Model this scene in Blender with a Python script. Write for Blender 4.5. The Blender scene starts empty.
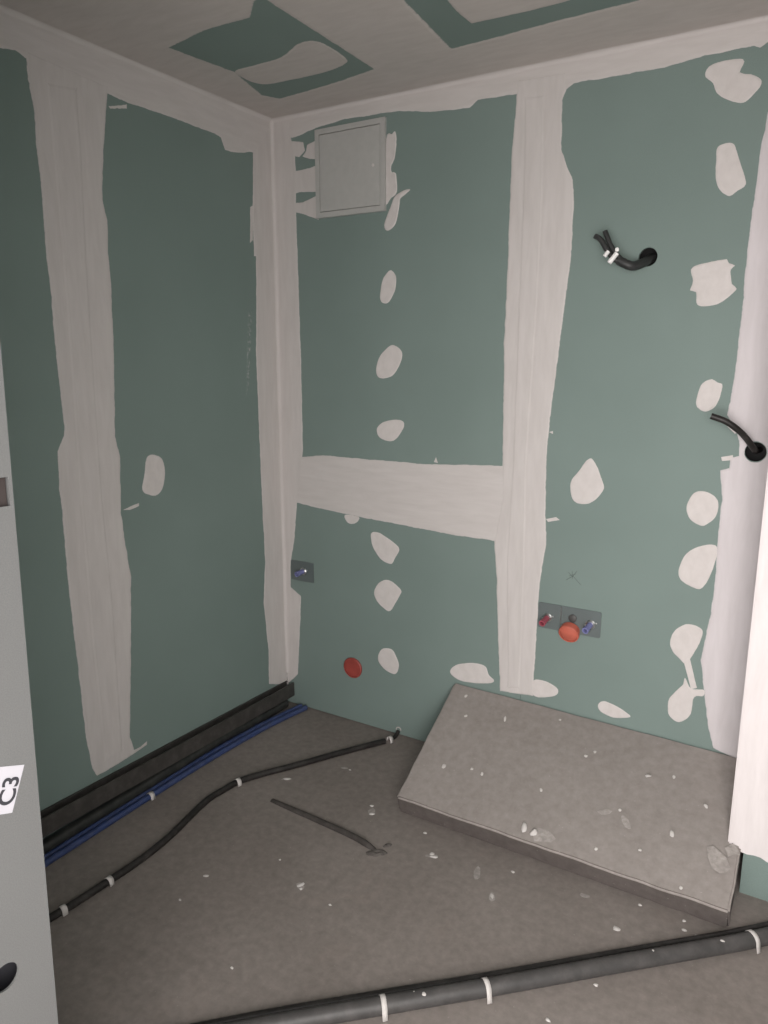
import bpy, bmesh, math, random
from mathutils import Vector, Matrix, noise
from mathutils.geometry import normal as face_normal

random.seed(7)
scene = bpy.context.scene
COL = scene.collection

# ------------------------------------------------------------------ camera, world, light
W, H, FOC = 768, 1024, 740.0
CAM = Vector((2.0358, -2.5074, 1.576))
PITCH, YAW = math.atan(155/740.0), math.radians(31.1)
FWD = Vector((-math.sin(YAW)*math.cos(PITCH), math.cos(YAW)*math.cos(PITCH), -math.sin(PITCH)))
RGT = Vector((math.cos(YAW), math.sin(YAW), 0))
UPV = RGT.cross(FWD)
cd = bpy.data.cameras.new('camera'); cam = bpy.data.objects.new('camera', cd); COL.objects.link(cam)
cd.sensor_fit = 'VERTICAL'; cd.sensor_height = 36.0; cd.lens = 36.0*FOC/H
cd.clip_start = 0.02
cam.matrix_world = Matrix.Translation(CAM) @ Matrix((RGT, UPV, -FWD)).transposed().to_4x4()
scene.camera = cam

world = bpy.data.worlds.new('world'); scene.world = world; world.use_nodes = True
bg = world.node_tree.nodes['Background']
bg.inputs[0].default_value = (1.0, 0.97, 0.94, 1); bg.inputs[1].default_value = 3.7

def area_light(name, loc, target, sx, sy, power, col, spread=180):
    ld = bpy.data.lights.new(name, 'AREA'); ld.shape = 'RECTANGLE'; ld.size = sx; ld.size_y = sy
    ld.energy = power; ld.color = col; ld.spread = math.radians(spread)
    o = bpy.data.objects.new(name, ld); COL.objects.link(o); o.location = loc
    o.rotation_euler = (Vector(target)-Vector(loc)).to_track_quat('-Z', 'Y').to_euler()
    return o
# added area lamp behind the camera, standing in for daylight; no window there
area_light('added_daylight', (2.18, -2.74, 1.30), (1.98, 0.0, 0.55), 1.0, 1.2, 37, (1.0, 0.94, 0.92), 138)

vs = scene.view_settings
vs.view_transform = 'Standard'; vs.look = 'None'; vs.gamma = 1.0; vs.use_curve_mapping = False
vs.exposure = -0.10

# ------------------------------------------------------------------ helpers
CH = 2.5          # ceiling height
def ray(px, py): return FWD + RGT*((px-384)/FOC) + UPV*((512-py)/FOC)
def on_y(px, py, Y=0.0):
    d = ray(px, py); return CAM + d*((Y-CAM.y)/d.y)
def on_x(px, py, X=0.0):
    d = ray(px, py); return CAM + d*((X-CAM.x)/d.x)
def on_z(px, py, Z=0.0):
    d = ray(px, py); return CAM + d*((Z-CAM.z)/d.z)

def link_mesh(name, bm, m, parent=None, smooth=False, recentre=True, auto=None):
    me = bpy.data.meshes.new(name)
    if smooth or auto:
        for f in bm.faces: f.smooth = True
    bm.to_mesh(me); bm.free()
    if auto and hasattr(me, 'set_sharp_from_angle'): me.set_sharp_from_angle(angle=math.radians(auto))
    me.materials.append(m)
    o = bpy.data.objects.new(name, me); COL.objects.link(o)
    c = Vector((0, 0, 0))
    if recentre and len(me.vertices):
        xs = [v.co for v in me.vertices]
        c = Vector([(min(v[i] for v in xs)+max(v[i] for v in xs))/2 for i in range(3)])
        c.z = min(v.z for v in xs)
        me.transform(Matrix.Translation(-c))
    o.location = c
    if parent is not None:
        o.parent = parent
        o.location = c - world_loc(parent)
    return o
def world_loc(o):
    l = Vector(o.location)
    while o.parent: o = o.parent; l += Vector(o.location)
    return l
def empty(name, loc):
    o = bpy.data.objects.new(name, None); COL.objects.link(o); o.location = loc; o.empty_display_size = .05
    return o
def tag(o, label=None, cat=None, group=None, kind=None):
    if label: o['label'] = label
    if cat: o['category'] = cat
    if group: o['group'] = group
    if kind: o['kind'] = kind
    return o

def add_box(bm, x0, x1, y0, y1, z0, z1, bev=0.0, seg=2):
    v = [bm.verts.new(p) for p in ((x0,y0,z0),(x1,y0,z0),(x1,y1,z0),(x0,y1,z0),(x0,y0,z1),(x1,y0,z1),(x1,y1,z1),(x0,y1,z1))]
    fs = [bm.faces.new([v[i] for i in q]) for q in ((3,2,1,0),(4,5,6,7),(0,1,5,4),(1,2,6,5),(2,3,7,6),(3,0,4,7))]
    if bev:
        es = {e for f in fs for e in f.edges}
        bmesh.ops.bevel(bm, geom=list(es), offset=bev, segments=seg, profile=.5, affect='EDGES')
def box(name, x0, x1, y0, y1, z0, z1, m, parent=None, bev=0.0, recentre=True):
    bm = bmesh.new(); add_box(bm, x0, x1, y0, y1, z0, z1, bev)
    return link_mesh(name, bm, m, parent, recentre=recentre)

def catmull(pts, closed, step):
    n = len(pts); out = []
    rng = range(n) if closed else range(n-1)
    for i in rng:
        if closed: p0, p1, p2, p3 = pts[i-1], pts[i], pts[(i+1) % n], pts[(i+2) % n]
        else: p0, p1, p2, p3 = pts[max(i-1,0)], pts[i], pts[i+1], pts[min(i+2,n-1)]
        k = max(1, int((p2-p1).length/step))
        for j in range(k):
            t = j/k
            out.append(0.5*((2*p1)+(p2-p0)*t+(2*p0-5*p1+4*p2-p3)*t*t+(3*p1-p0-3*p2+p3)*t*t*t))
    if not closed: out.append(pts[-1])
    return out
def linear(pts, step):
    out = []; n = len(pts)
    for i in range(n):
        a, b = pts[i], pts[(i+1) % n]
        k = max(1, int((b-a).length/step))
        out += [a.lerp(b, j/k) for j in range(k)]
    return out

def add_tube(bm, pts, r, n=12, cap=True, rr=None):
    """round tube swept along pts; rr(i) scales the radius"""
    rings = []; up = Vector((0, 0, 1))
    for i, p in enumerate(pts):
        t = (pts[min(i+1, len(pts)-1)]-pts[max(i-1, 0)]).normalized()
        s = t.cross(up)
        if s.length < 1e-3: s = t.cross(Vector((0, 1, 0)))
        s.normalize(); u = s.cross(t).normalized()
        q = r*(rr(i) if rr else 1)
        rings.append([bm.verts.new(p+s*(q*math.cos(a))+u*(q*math.sin(a))) for a in (2*math.pi*k/n for k in range(n))])
    for a, b in zip(rings, rings[1:]):
        for k in range(n): bm.faces.new((a[k], a[(k+1) % n], b[(k+1) % n], b[k]))
    if cap:
        bm.faces.new(rings[0]); bm.faces.new(rings[-1][::-1])
def tube(name, pts, r, m, parent=None, n=12, step=.012, cap=True, rr=None, smooth=True):
    bm = bmesh.new(); add_tube(bm, catmull([Vector(p) for p in pts], False, step), r, n, cap, rr)
    return link_mesh(name, bm, m, parent, auto=50 if smooth else None)
def add_lathe(bm, c, axis, prof, n=28):
    """profile of (radius, distance along axis) turned about axis through c"""
    axis = Vector(axis).normalized(); s = axis.orthogonal().normalized(); u = axis.cross(s)
    rings = []
    for r, h in prof:
        r = max(r, 1e-4)
        rings.append([bm.verts.new(Vector(c)+axis*h+s*(r*math.cos(2*math.pi*k/n))+u*(r*math.sin(2*math.pi*k/n))) for k in range(n)])
    for a, b in zip(rings, rings[1:]):
        for k in range(n): bm.faces.new((a[k], a[(k+1) % n], b[(k+1) % n], b[k]))
    bmesh.ops.recalc_face_normals(bm, faces=bm.faces[:])
def lathe(name, c, axis, prof, m, parent=None, n=28):
    bm = bmesh.new(); add_lathe(bm, c, axis, prof, n)
    return link_mesh(name, bm, m, parent, auto=40)

# planes: 2D (u,v) + height w above the surface -> world
MAPS = {'back': lambda u, v, w: Vector((u, -w, v)),
        'left': lambda u, v, w: Vector((w, u, v)),
        'ceil': lambda u, v, w: Vector((u, v, CH-w)),
        'floor': lambda u, v, w: Vector((u, v, w)),
        'box': lambda u, v, w: Vector((u, BOXY-w, v))}
OUT = {'back': Vector((0,-1,0)), 'left': Vector((1,0,0)), 'ceil': Vector((0,0,-1)), 'floor': Vector((0,0,1)), 'box': Vector((0,-1,0))}
def unp(plane, pts):
    r = []
    for x, y in pts:
        if plane == 'back': p = on_y(x, y); r.append(Vector((p.x, p.z)))
        elif plane == 'left': p = on_x(x, y); r.append(Vector((p.y, p.z)))
        elif plane == 'ceil': p = on_z(x, y, CH); r.append(Vector((p.x, p.y)))
        elif plane == 'floor': p = on_z(x, y); r.append(Vector((p.x, p.y)))
    return [snap(plane, q) for q in r]
def snap(plane, q):
    if plane == 'back':
        if q.x < .035: q.x = .0006
        if q.y > CH-.035: q.y = CH-.0006
    elif plane == 'left':
        if q.x > -.035: q.x = -.0006
        if q.y > CH-.035: q.y = CH-.0006
    return q
def area2(p): return sum(a.x*b.y-b.x*a.y for a, b in zip(p, p[1:]+p[:1]))
def zof(a): return Vector((a.x, a.y, 0))

def coat(name, plane, loops, m, parent, th=.0014, rag=.0022, inset=.006, smooth=False, step=.010, seed=0, edge=.45, full=1.0):
    """a trowelled coat of compound: ragged outline that feathers from the board up to full thickness.
    loops[0] is the outline, the rest are openings (all 2D in the surface)"""
    bm = bmesh.new(); lay = bm.verts.layers.float.new('coat')
    mp = MAPS[plane]; fill = []
    for li, lp in enumerate(loops):
        lp = list(lp)
        if (area2(lp) > 0) != (li == 0): lp.reverse()
        q = catmull(lp, True, step) if smooth else linear(lp, step)
        n = len(q); outer = []
        for i, p in enumerate(q):
            t = q[(i+1) % n]-q[i-1]
            nn = Vector((t.y, -t.x)); nn = nn.normalized() if nn.length > 1e-9 else Vector((0, 0))
            d = noise.noise(Vector((p.x*26+seed*7.3, p.y*26, seed)))*1.0 + noise.noise(Vector((p.x*90, p.y*90+seed*3.1, 4+seed)))*.6
            outer.append(p+nn*d*rag)
        inner = []
        for i, p in enumerate(outer):
            t = outer[(i+2) % n]-outer[i-2]
            nn = Vector((t.y, -t.x)); nn = nn.normalized() if nn.length > 1e-9 else Vector((0, 0))
            inner.append(p-nn*inset)
        vo = [bm.verts.new(mp(p.x, p.y, .0002)) for p in outer]
        vi = [bm.verts.new(mp(p.x, p.y, th)) for p in inner]
        for v in vo: v[lay] = edge
        for v in vi: v[lay] = full
        for i in range(n):
            j = (i+1) % n
            try: bm.faces.new((vo[i], vo[j], vi[j], vi[i]))
            except ValueError: pass
        fill += [bm.edges.get((vi[i], vi[(i+1) % n])) or bm.edges.new((vi[i], vi[(i+1) % n])) for i in range(n)]
    bmesh.ops.triangle_fill(bm, edges=fill, use_beauty=True, use_dissolve=False, normal=OUT[plane])
    bm.normal_update()
    for f in bm.faces:
        if f.normal.dot(OUT[plane]) < 0: f.normal_flip()
    return link_mesh(name, bm, m, parent)

def pix_coat(name, plane, pts, m, parent, holes=(), **k):
    return coat(name, plane, [unp(plane, pts)]+[unp(plane, h) for h in holes], m, parent, **k)

def cut_holes(o, holes):
    """round holes through a board: (centre, axis, radius)"""
    for c, ax, r in holes:
        bm = bmesh.new(); add_lathe(bm, Vector(c)-Vector(ax)*.05, ax, [(0, 0), (r, 0), (r, .1), (0, .1)], 32)
        bmesh.ops.remove_doubles(bm, verts=bm.verts[:], dist=.0005); bmesh.ops.recalc_face_normals(bm, faces=bm.faces[:])
        me = bpy.data.meshes.new('cutter'); bm.to_mesh(me); bm.free()
        cu = bpy.data.objects.new('cutter', me); COL.objects.link(cu)
        bpy.context.view_layer.update()
        md = o.modifiers.new('cut', 'BOOLEAN'); md.operation = 'DIFFERENCE'; md.solver = 'EXACT'; md.object = cu
        bpy.context.view_layer.update()
        new = bpy.data.meshes.new_from_object(o.evaluated_get(bpy.context.evaluated_depsgraph_get()))
        o.modifiers.clear(); old = o.data; o.data = new; bpy.data.meshes.remove(old)
        bpy.data.objects.remove(cu); bpy.data.meshes.remove(me)

# ------------------------------------------------------------------ materials
def new_mat(name):
    m = bpy.data.materials.new(name); m.use_nodes = True
    nt = m.node_tree; b = nt.nodes['Principled BSDF']
    return m, nt, b
def N(nt, t, **k):
    n = nt.nodes.new(t)
    for a, v in k.items(): setattr(n, a, v)
    return n
def coords(nt, scale=(1,1,1)):
    g = N(nt, 'ShaderNodeNewGeometry'); mp = N(nt, 'ShaderNodeMapping'); mp.inputs['Scale'].default_value = scale
    nt.links.new(g.outputs['Position'], mp.inputs['Vector']); return mp.outputs['Vector']
def noise_tex(nt, vec, scale, detail=4, rough=.55, dist=0):
    n = N(nt, 'ShaderNodeTexNoise'); n.inputs['Scale'].default_value = scale; n.inputs['Detail'].default_value = detail
    n.inputs['Roughness'].default_value = rough; n.inputs['Distortion'].default_value = dist
    nt.links.new(vec, n.inputs['Vector']); return n.outputs['Fac']
def ramp(nt, fac, stops):
    r = N(nt, 'ShaderNodeValToRGB'); e = r.color_ramp.elements
    while len(e) < len(stops): e.new(.5)
    for el, (p, c) in zip(e, stops): el.position = p; el.color = (*c, 1) if len(c) == 3 else c
    nt.links.new(fac, r.inputs['Fac']); return r.outputs['Color']
def mixc(nt, fac, a, b, mode='MIX'):
    n = N(nt, 'ShaderNodeMix', data_type='RGBA', blend_type=mode)
    for s, v in ((n.inputs['Factor'], fac), (n.inputs['A'], a), (n.inputs['B'], b)):
        if isinstance(v, (int, float)): s.default_value = v
        elif isinstance(v, tuple): s.default_value = (*v, 1)
        else: nt.links.new(v, s)
    # colour sockets
    return n
def mix_rgb(nt, fac, a, b, mode='MIX'):
    n = N(nt, 'ShaderNodeMixRGB', blend_type=mode)
    for i, v in enumerate((fac, a, b)):
        s = n.inputs[i]
        if isinstance(v, (int, float)): s.default_value = v
        elif isinstance(v, tuple): s.default_value = (*v, 1)
        else: nt.links.new(v, s)
    return n.outputs[0]
def bump(nt, b, h, strength, dist=.002):
    n = N(nt, 'ShaderNodeBump'); n.inputs['Strength'].default_value = strength; n.inputs['Distance'].default_value = dist
    nt.links.new(h, n.inputs['Height']); nt.links.new(n.outputs['Normal'], b.inputs['Normal'])

GREEN_A, GREEN_B = (.170, .222, .206), (.190, .246, .229)
def green_colour(nt):
    v = coords(nt)
    a = noise_tex(nt, v, 2.2, 3)
    c = ramp(nt, a, [(.3, GREEN_A), (.7, GREEN_B)])
    f = noise_tex(nt, v, 420, 2)
    return mix_rgb(nt, .10, c, ramp(nt, f, [(.3, (.05,.07,.06)), (.7, (.36,.46,.42))])), f
def mat_board():
    m, nt, b = new_mat('green_plasterboard')
    c, f = green_colour(nt); nt.links.new(c, b.inputs['Base Color'])
    b.inputs['Roughness'].default_value = .72; b.inputs['Specular IOR Level'].default_value = .3
    bump(nt, b, f, .12, .0006); return m
def mat_compound(name, scale, tint=(1,1,1)):
    m, nt, b = new_mat(name)
    v = coords(nt, scale)
    s = noise_tex(nt, v, 14, 4, .6, .3)
    lo, hi = (.53*tint[0], .497*tint[1], .482*tint[2]), (.58*tint[0], .546*tint[1], .532*tint[2])
    white = ramp(nt, s, [(.32, lo), (.66, hi)])
    g, _ = green_colour(nt)
    at = N(nt, 'ShaderNodeAttribute'); at.attribute_name = 'coat'
    n2 = noise_tex(nt, coords(nt), 75, 4, .7)
    ad = N(nt, 'ShaderNodeMath', operation='MULTIPLY_ADD'); nt.links.new(n2, ad.inputs[0]); ad.inputs[1].default_value = .8
    nt.links.new(at.outputs['Fac'], ad.inputs[2])
    k = ramp(nt, ad.outputs[0], [(.68, (0,0,0)), (1.0, (1,1,1))])
    nt.links.new(mix_rgb(nt, k, g, white), b.inputs['Base Color'])
    b.inputs['Roughness'].default_value = .85; b.inputs['Specular IOR Level'].default_value = .2
    bump(nt, b, s, .12, .0012); return m
def mat_plain(name, col, rough=.5, metal=0, var=.12, scale=30, bumpv=.1, dust=0, dustcol=(.34,.31,.29), spec=.4):
    m, nt, b = new_mat(name)
    v = coords(nt); f = noise_tex(nt, v, scale, 4)
    d = tuple(max(0, c*(1-var*1.6)) for c in col); u = tuple(min(1, c*(1+var)) for c in col)
    c = ramp(nt, f, [(.3, d), (.7, u)])
    if dust:
        g = noise_tex(nt, v, 22, 5, .7)
        c = mix_rgb(nt, ramp(nt, g, [(.45, (0,0,0)), (.8, (dust,)*3)]), c, dustcol)
    nt.links.new(c, b.inputs['Base Color'])
    b.inputs['Roughness'].default_value = rough; b.inputs['Metallic'].default_value = metal; b.inputs['Specular IOR Level'].default_value = spec
    if bumpv: bump(nt, b, f, bumpv, .001)
    return m
def mat_concrete(name, lo, hi, warm, grain=1.0):
    m, nt, b = new_mat(name)
    v = coords(nt)
    a = noise_tex(nt, v, 1.7, 5, .6, .6); f = noise_tex(nt, v, 38, 5, .65); g = noise_tex(nt, v, 330, 2)
    c = ramp(nt, a, [(.3, lo), (.7, hi)])
    c = mix_rgb(nt, .35, c, ramp(nt, f, [(.3, tuple(x*.75 for x in lo)), (.72, tuple(x*1.2 for x in hi))]))
    w = noise_tex(nt, coords(nt, (1,1,1)), 4.3, 5, .7, 1.0)
    c = mix_rgb(nt, ramp(nt, w, [(.58, (0,0,0)), (.78, (.38,.38,.38))]), c, warm)
    sp = noise_tex(nt, v, 120, 2)
    c = mix_rgb(nt, ramp(nt, sp, [(.72, (0,0,0)), (.78, (.45,.45,.45))]), c, (.52,.49,.47))
    nt.links.new(c, b.inputs['Base Color'])
    b.inputs['Roughness'].default_value = .82; b.inputs['Specular IOR Level'].default_value = .25
    ad = N(nt, 'ShaderNodeMath', operation='MULTIPLY_ADD'); nt.links.new(g, ad.inputs[0]); ad.inputs[1].default_value = .4; nt.links.new(f, ad.inputs[2])
    bump(nt, b, ad.outputs[0], .4*grain, .002); return m
def mat_galv(name, col):
    m, nt, b = new_mat(name)
    v = coords(nt); f = noise_tex(nt, v, 600, 2); a = noise_tex(nt, v, 6, 3)
    c = ramp(nt, f, [(.3, tuple(x*.85 for x in col)), (.7, tuple(min(1, x*1.12) for x in col))])
    c = mix_rgb(nt, .25, c, ramp(nt, a, [(.3, tuple(x*.8 for x in col)), (.7, col)]))
    nt.links.new(c, b.inputs['Base Color'])
    b.inputs['Metallic'].default_value = .25; b.inputs['Roughness'].default_value = .55
    bump(nt, b, f, .08, .0005); return m

M_BOARD = mat_board()
M_CV = mat_compound('joint_compound_vertical', (2.6, 2.6, .40))
M_CH = mat_compound('joint_compound_horizontal', (.45, .45, 3))
M_CP = mat_compound('filler_patch', (2.5, 2.5, 2), (1.06, 1.06, 1.06))
M_CC = mat_compound('ceiling_compound', (.7, 2.2, 2), (.92, .90, .88))
M_CW = mat_compound('skim_plaster', (2.6, 2.6, .40), (1.24, 1.23, 1.26))
M_CR = mat_compound('second_coat_compound', (2.6, 2.6, .40), (1.02, 1.02, 1.07))
M_CORE = mat_plain('gypsum_core', (.5, .48, .46), .9)
M_MASON = mat_plain('masonry_cavity_shade', (.03, .03, .03), .9)  # masonry coloured near-black, painting in the shade deep inside the wall holes
M_FLOOR = mat_concrete('screed_floor', (.185, .161, .145), (.268, .238, .219), (.285, .238, .212), .6)
M_SLAB = mat_concrete('dusty_slab', (.245, .219, .202), (.31, .28, .262), (.36, .328, .308), .5)
M_SLABEDGE = mat_concrete('slab_shaded_edge', (.085, .072, .067), (.125, .108, .101), (.14, .12, .11), 1.5)  # slab colour darkened to paint in the shade on its undercut front
M_BLACK = mat_plain('black_conduit_plastic', (.014, .012, .011), .5, dust=.10)
M_DARK = mat_plain('dark_profile', (.022, .024, .023), .42, dust=.10)
M_DARK2 = mat_plain('dark_trunking', (.048, .044, .041), .5, dust=.14)
M_GREYC = mat_plain('grey_conduit_plastic', (.060, .057, .056), .5, dust=.12)
M_BLUE = mat_plain('blue_pipe_plastic', (.034, .056, .150), .4, dust=.15)
M_CLIP = mat_plain('white_clip_plastic', (.58, .55, .53), .6)
M_TAPE = mat_plain('white_tape', (.85, .84, .83), .5)
M_PANEL = mat_plain('white_steel_panel', (.43, .425, .41), .5, var=.03, bumpv=0)
M_PLATE = mat_galv('zinc_plate', (.13, .155, .155))
M_CHROME = mat_plain('bright_metal', (.6, .6, .6), .3, 1, .05)
M_RED = mat_plain('red_cap_plastic', (.31, .058, .046), .5, var=.12)
M_ORANGE = mat_plain('orange_cap_plastic', (.50, .125, .085), .5, var=.08)
M_PINK = mat_plain('red_pipe_plastic', (.34, .075, .105), .5)
M_BLUE2 = mat_plain('blue_stub_plastic', (.19, .20, .40), .5)
M_JAMB = mat_galv('galvanised_jamb', (.150, .151, .149))
M_LABEL = mat_plain('label_paper', (.40, .39, .42), .6, var=.02, bumpv=0)
M_INK = mat_plain('black_ink', (.03, .03, .035), .6, var=0, bumpv=0)
M_PENCIL = mat_plain('pencil', (.06, .075, .07), .7, var=0, bumpv=0)
M_MORTAR = mat_plain('dark_mortar', (.11, .098, .09), .9, var=.3, scale=60, bumpv=.5)
M_CABLE = mat_plain('dark_cable_sheath', (.030, .031, .031), .5)
M_SMEAR = mat_plain('plaster_smear', (.36, .33, .31), .9, var=.15, scale=80, dust=.8, dustcol=(.25,.225,.208))
M_FILL = mat_plain('post_backing', (.035, .027, .025), .9)
M_DROP = mat_plain('plaster_drop', (.58, .55, .53), .85, var=.08)

# ------------------------------------------------------------------ setting
RW = 2.62          # right wall of the room
JX, JZ = 1.13, 1.065   # vertical joint and horizontal joint on the back wall
LY = -.975             # joint on the left wall
BOXY = -.29
BT = .0125
G = .0004

floor = tag(box('floor', -.2, RW+.1, -4.6, .2, -.12, 0, M_FLOOR, recentre=False), 'grey dusty concrete screed floor with white plaster drops', 'floor', kind='structure')
ceiling = tag(box('ceiling', -.2, RW+.1, -4.6, .2, CH+.10, CH+.2, M_MASON, recentre=False), 'dim plasterboard ceiling with wide filled joints and green openings', 'ceiling', kind='structure')
wall_back = tag(box('wall_back', -.2, RW+.1, .10, .2, 0, CH+.10, M_MASON, recentre=False), 'green plasterboard back wall with filled joints and filler spots', 'wall', kind='structure')
wall_left = tag(box('wall_left', -.2, -.10, -2.0, .10, 0, CH+.10, M_MASON, recentre=False), 'green plasterboard left wall with one wide filled joint', 'wall', kind='structure')
wall_far_right = tag(box('wall_right', RW, RW+.1, -2.12, .10, 0, CH+.10, M_BOARD, recentre=False), 'green plasterboard side wall beyond the white pier', 'wall', kind='structure')

# boards of the back wall
def board(x0, x1, y0, y1, z0, z1, parent): return box('plasterboard', x0, x1, y0, y1, z0, z1, M_BOARD, parent, bev=.0012)
board(0, JX-G, 0, BT, JZ+G, CH, wall_back)
board(0, JX-G, 0, BT, .004, JZ-G, wall_back)
bC = board(JX+G, RW, 0, BT, .004, CH, wall_back)
H1, H2 = on_y(648, 257), on_y(755.5, 452)
cut_holes(bC, [(H1, (0,1,0), .0285), (H2, (0,1,0), .030)])
# boards of the left wall
board(-BT, 0, LY+G, -G, .004, CH, wall_left)
board(-BT, 0, -2.0, LY-G, .004, CH, wall_left)
# boards of the ceiling
board(0, .775-G, -2.0, 0, CH, CH+BT, ceiling)
board(.775+G, 1.975-G, -2.0, 0, CH, CH+BT, ceiling)
board(1.975+G, RW, -2.0, 0, CH, CH+BT, ceiling)
board(0, RW, -4.6, -2.12, CH, CH+BT, ceiling)

# front wall with the doorway the camera looks through
DX0, DX1 = 1.2, 2.57
wf = empty('wall_front', (0, -2.05, 0)); tag(wf, 'partition wall with the doorway beside the steel door frame', 'wall', kind='structure')
box('wall_panel', 0, DX0-.045, -2.10, -2.02, 0, CH, M_BOARD, wf)
box('lintel', DX0-.045, DX1+.045, -2.10, -2.02, 2.06, CH, M_BOARD, wf)

# pier at the right end of the back wall
pier = tag(box('wall_right', 1.946, RW, BOXY, 0, 0, CH, M_BOARD, recentre=False), 'bright white plastered pier at the right edge with bare green foot', 'wall', kind='structure')
bm = bmesh.new()
# skim coat wrapped around the pier: front face and left return, its foot ragged
n = 40; x0, x1, yf = 1.902, RW, BOXY-.012
xs = [x0+(x1-x0)*i/n for i in range(n+1)]
def footz(x, s=0): return .138+.010*noise.noise(Vector((x*22, 1.7+s, 0)))+.006*noise.noise(Vector((x*80, 3, s)))
ring = []
for x in xs: ring.append((bm.verts.new((x, yf, footz(x))), bm.verts.new((x, yf, CH)), bm.verts.new((x, BOXY+.0005, footz(x)+.004))))
for a, b in zip(ring, ring[1:]):
    bm.faces.new((a[0], b[0], b[1], a[1])); bm.faces.new((a[2], b[2], b[0], a[0]))
ly = [yf*(1-i/12)-.002*(i/12) for i in range(13)]
side = [(ring[0][0], ring[0][1], ring[0][2])]
for y in ly[1:]: side.append((bm.verts.new((x0, y, footz(y, 5))), bm.verts.new((x0, y, CH)), bm.verts.new((1.9455, y, footz(y, 5)+.004))))
for a, b in zip(side, side[1:]):
    bm.faces.new((b[0], a[0], a[1], b[1])); bm.faces.new((b[2], a[2], a[0], b[0]))
lay = bm.verts.layers.float.new('coat')
for v in bm.verts: v[lay] = 1
bmesh.ops.bevel(bm, geom=[e for e in bm.edges if all(abs(v.co.x-x0) < 1e-5 and abs(v.co.y-yf) < 1e-5 for v in e.verts)], offset=.004, segments=2, affect='EDGES')
for v in bm.verts: v[lay] = 1
link_mesh('skim_coat', bm, M_CW, pier)

# ------------------------------------------------------------------ joint compound and filler
P = pix_coat
# back wall: corner, top band, joints
P('joint_compound', 'back', [(270,100),(290,100),(291,137),(295,156),(296,172),(296,209),(297,240),(300,320),(302,400),(303,450),(301,480),(297,503),(294.5,540),(290.5,563),(291,587),(301,596),(300.5,621),(299,650),(298,674),(287,684),(284,684),(283,560),(278,300)],
  M_CV, wall_back, th=.0016, seed=1)
P('joint_compound', 'back', [(274,126),(274,118),(540,62),(800,-6),(800,36),(768,42),(760,48),(754,46),(704,56),(664,67.5),(609,77.5),(574,83),(566,90),(562,100),(518,94),(478,100),(470,108),(430,112),(400,111),(386,113),(345,119),(316,128),(296,137),(284,140)],
  M_CH, wall_back, th=.0012, seed=2)
P('joint_compound', 'back', [(518,80),(566,72),(566.5,90),(562.5,100),(561.5,150),(566.5,165),(573,180),(574,200),(571.5,255),(564,311),(556.5,371),(551.5,406),(546.5,456),(545.5,512),(546.5,542),(540,582),(536.5,632),(533,696),(500,691),(498,637),(496.5,577),(495,554),(494,541),(502,500),(502.5,465),(504,346),(508,256),(512,150)],
  M_CV, wall_back, th=.0020, seed=3)
P('joint_compound', 'back', [(290,458),(304.6,456.7),(323,455),(340,456.7),(365,459),(427.5,464),(473,465),(508,466),(508,543),(494,541),(448,534),(407,526),(365,518),(323,509),(297.5,503),(288,502)],
  M_CH, wall_back, th=.0013, seed=4)
# narrow second pass of the knife down the vertical joint
P('joint_compound', 'back', [(523,96),(547,92),(545,200),(540,300),(529,460),(527,560),(522,690),(506,690),(505,560),(511,460),(517,300),(521,200)],
  M_CV, wall_back, th=.0034, seed=33, rag=.001, inset=.014, edge=1.0)
# right corner, with the cable hole left open
hole2 = [Vector((H2.x+.0315*math.cos(a), H2.z+.0315*math.sin(a))) for a in (2*math.pi*k/24 for k in range(24))]
rp = unp('back', [(768,112),(760,153),(754,200),(749,237),(746,266),(741,319),(736.7,360),(734,380),(731,395),(727,415),(733,425),(738,436),(739.5,445),(739,456),(730.5,458),(729,468),(720,470),(721,483),(721.7,500),(718,535),(715,582),(710,616),(700.6,660),(704,691),(708,726),(713,748),(741,762),(751,640),(770,500)])
rp += [Vector((1.944, .9)), Vector((1.944, 1.5)), Vector((1.944, 2.2))]
coat('joint_compound', 'back', [rp, hole2], M_CR, wall_back, th=.0018, seed=5)

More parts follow.
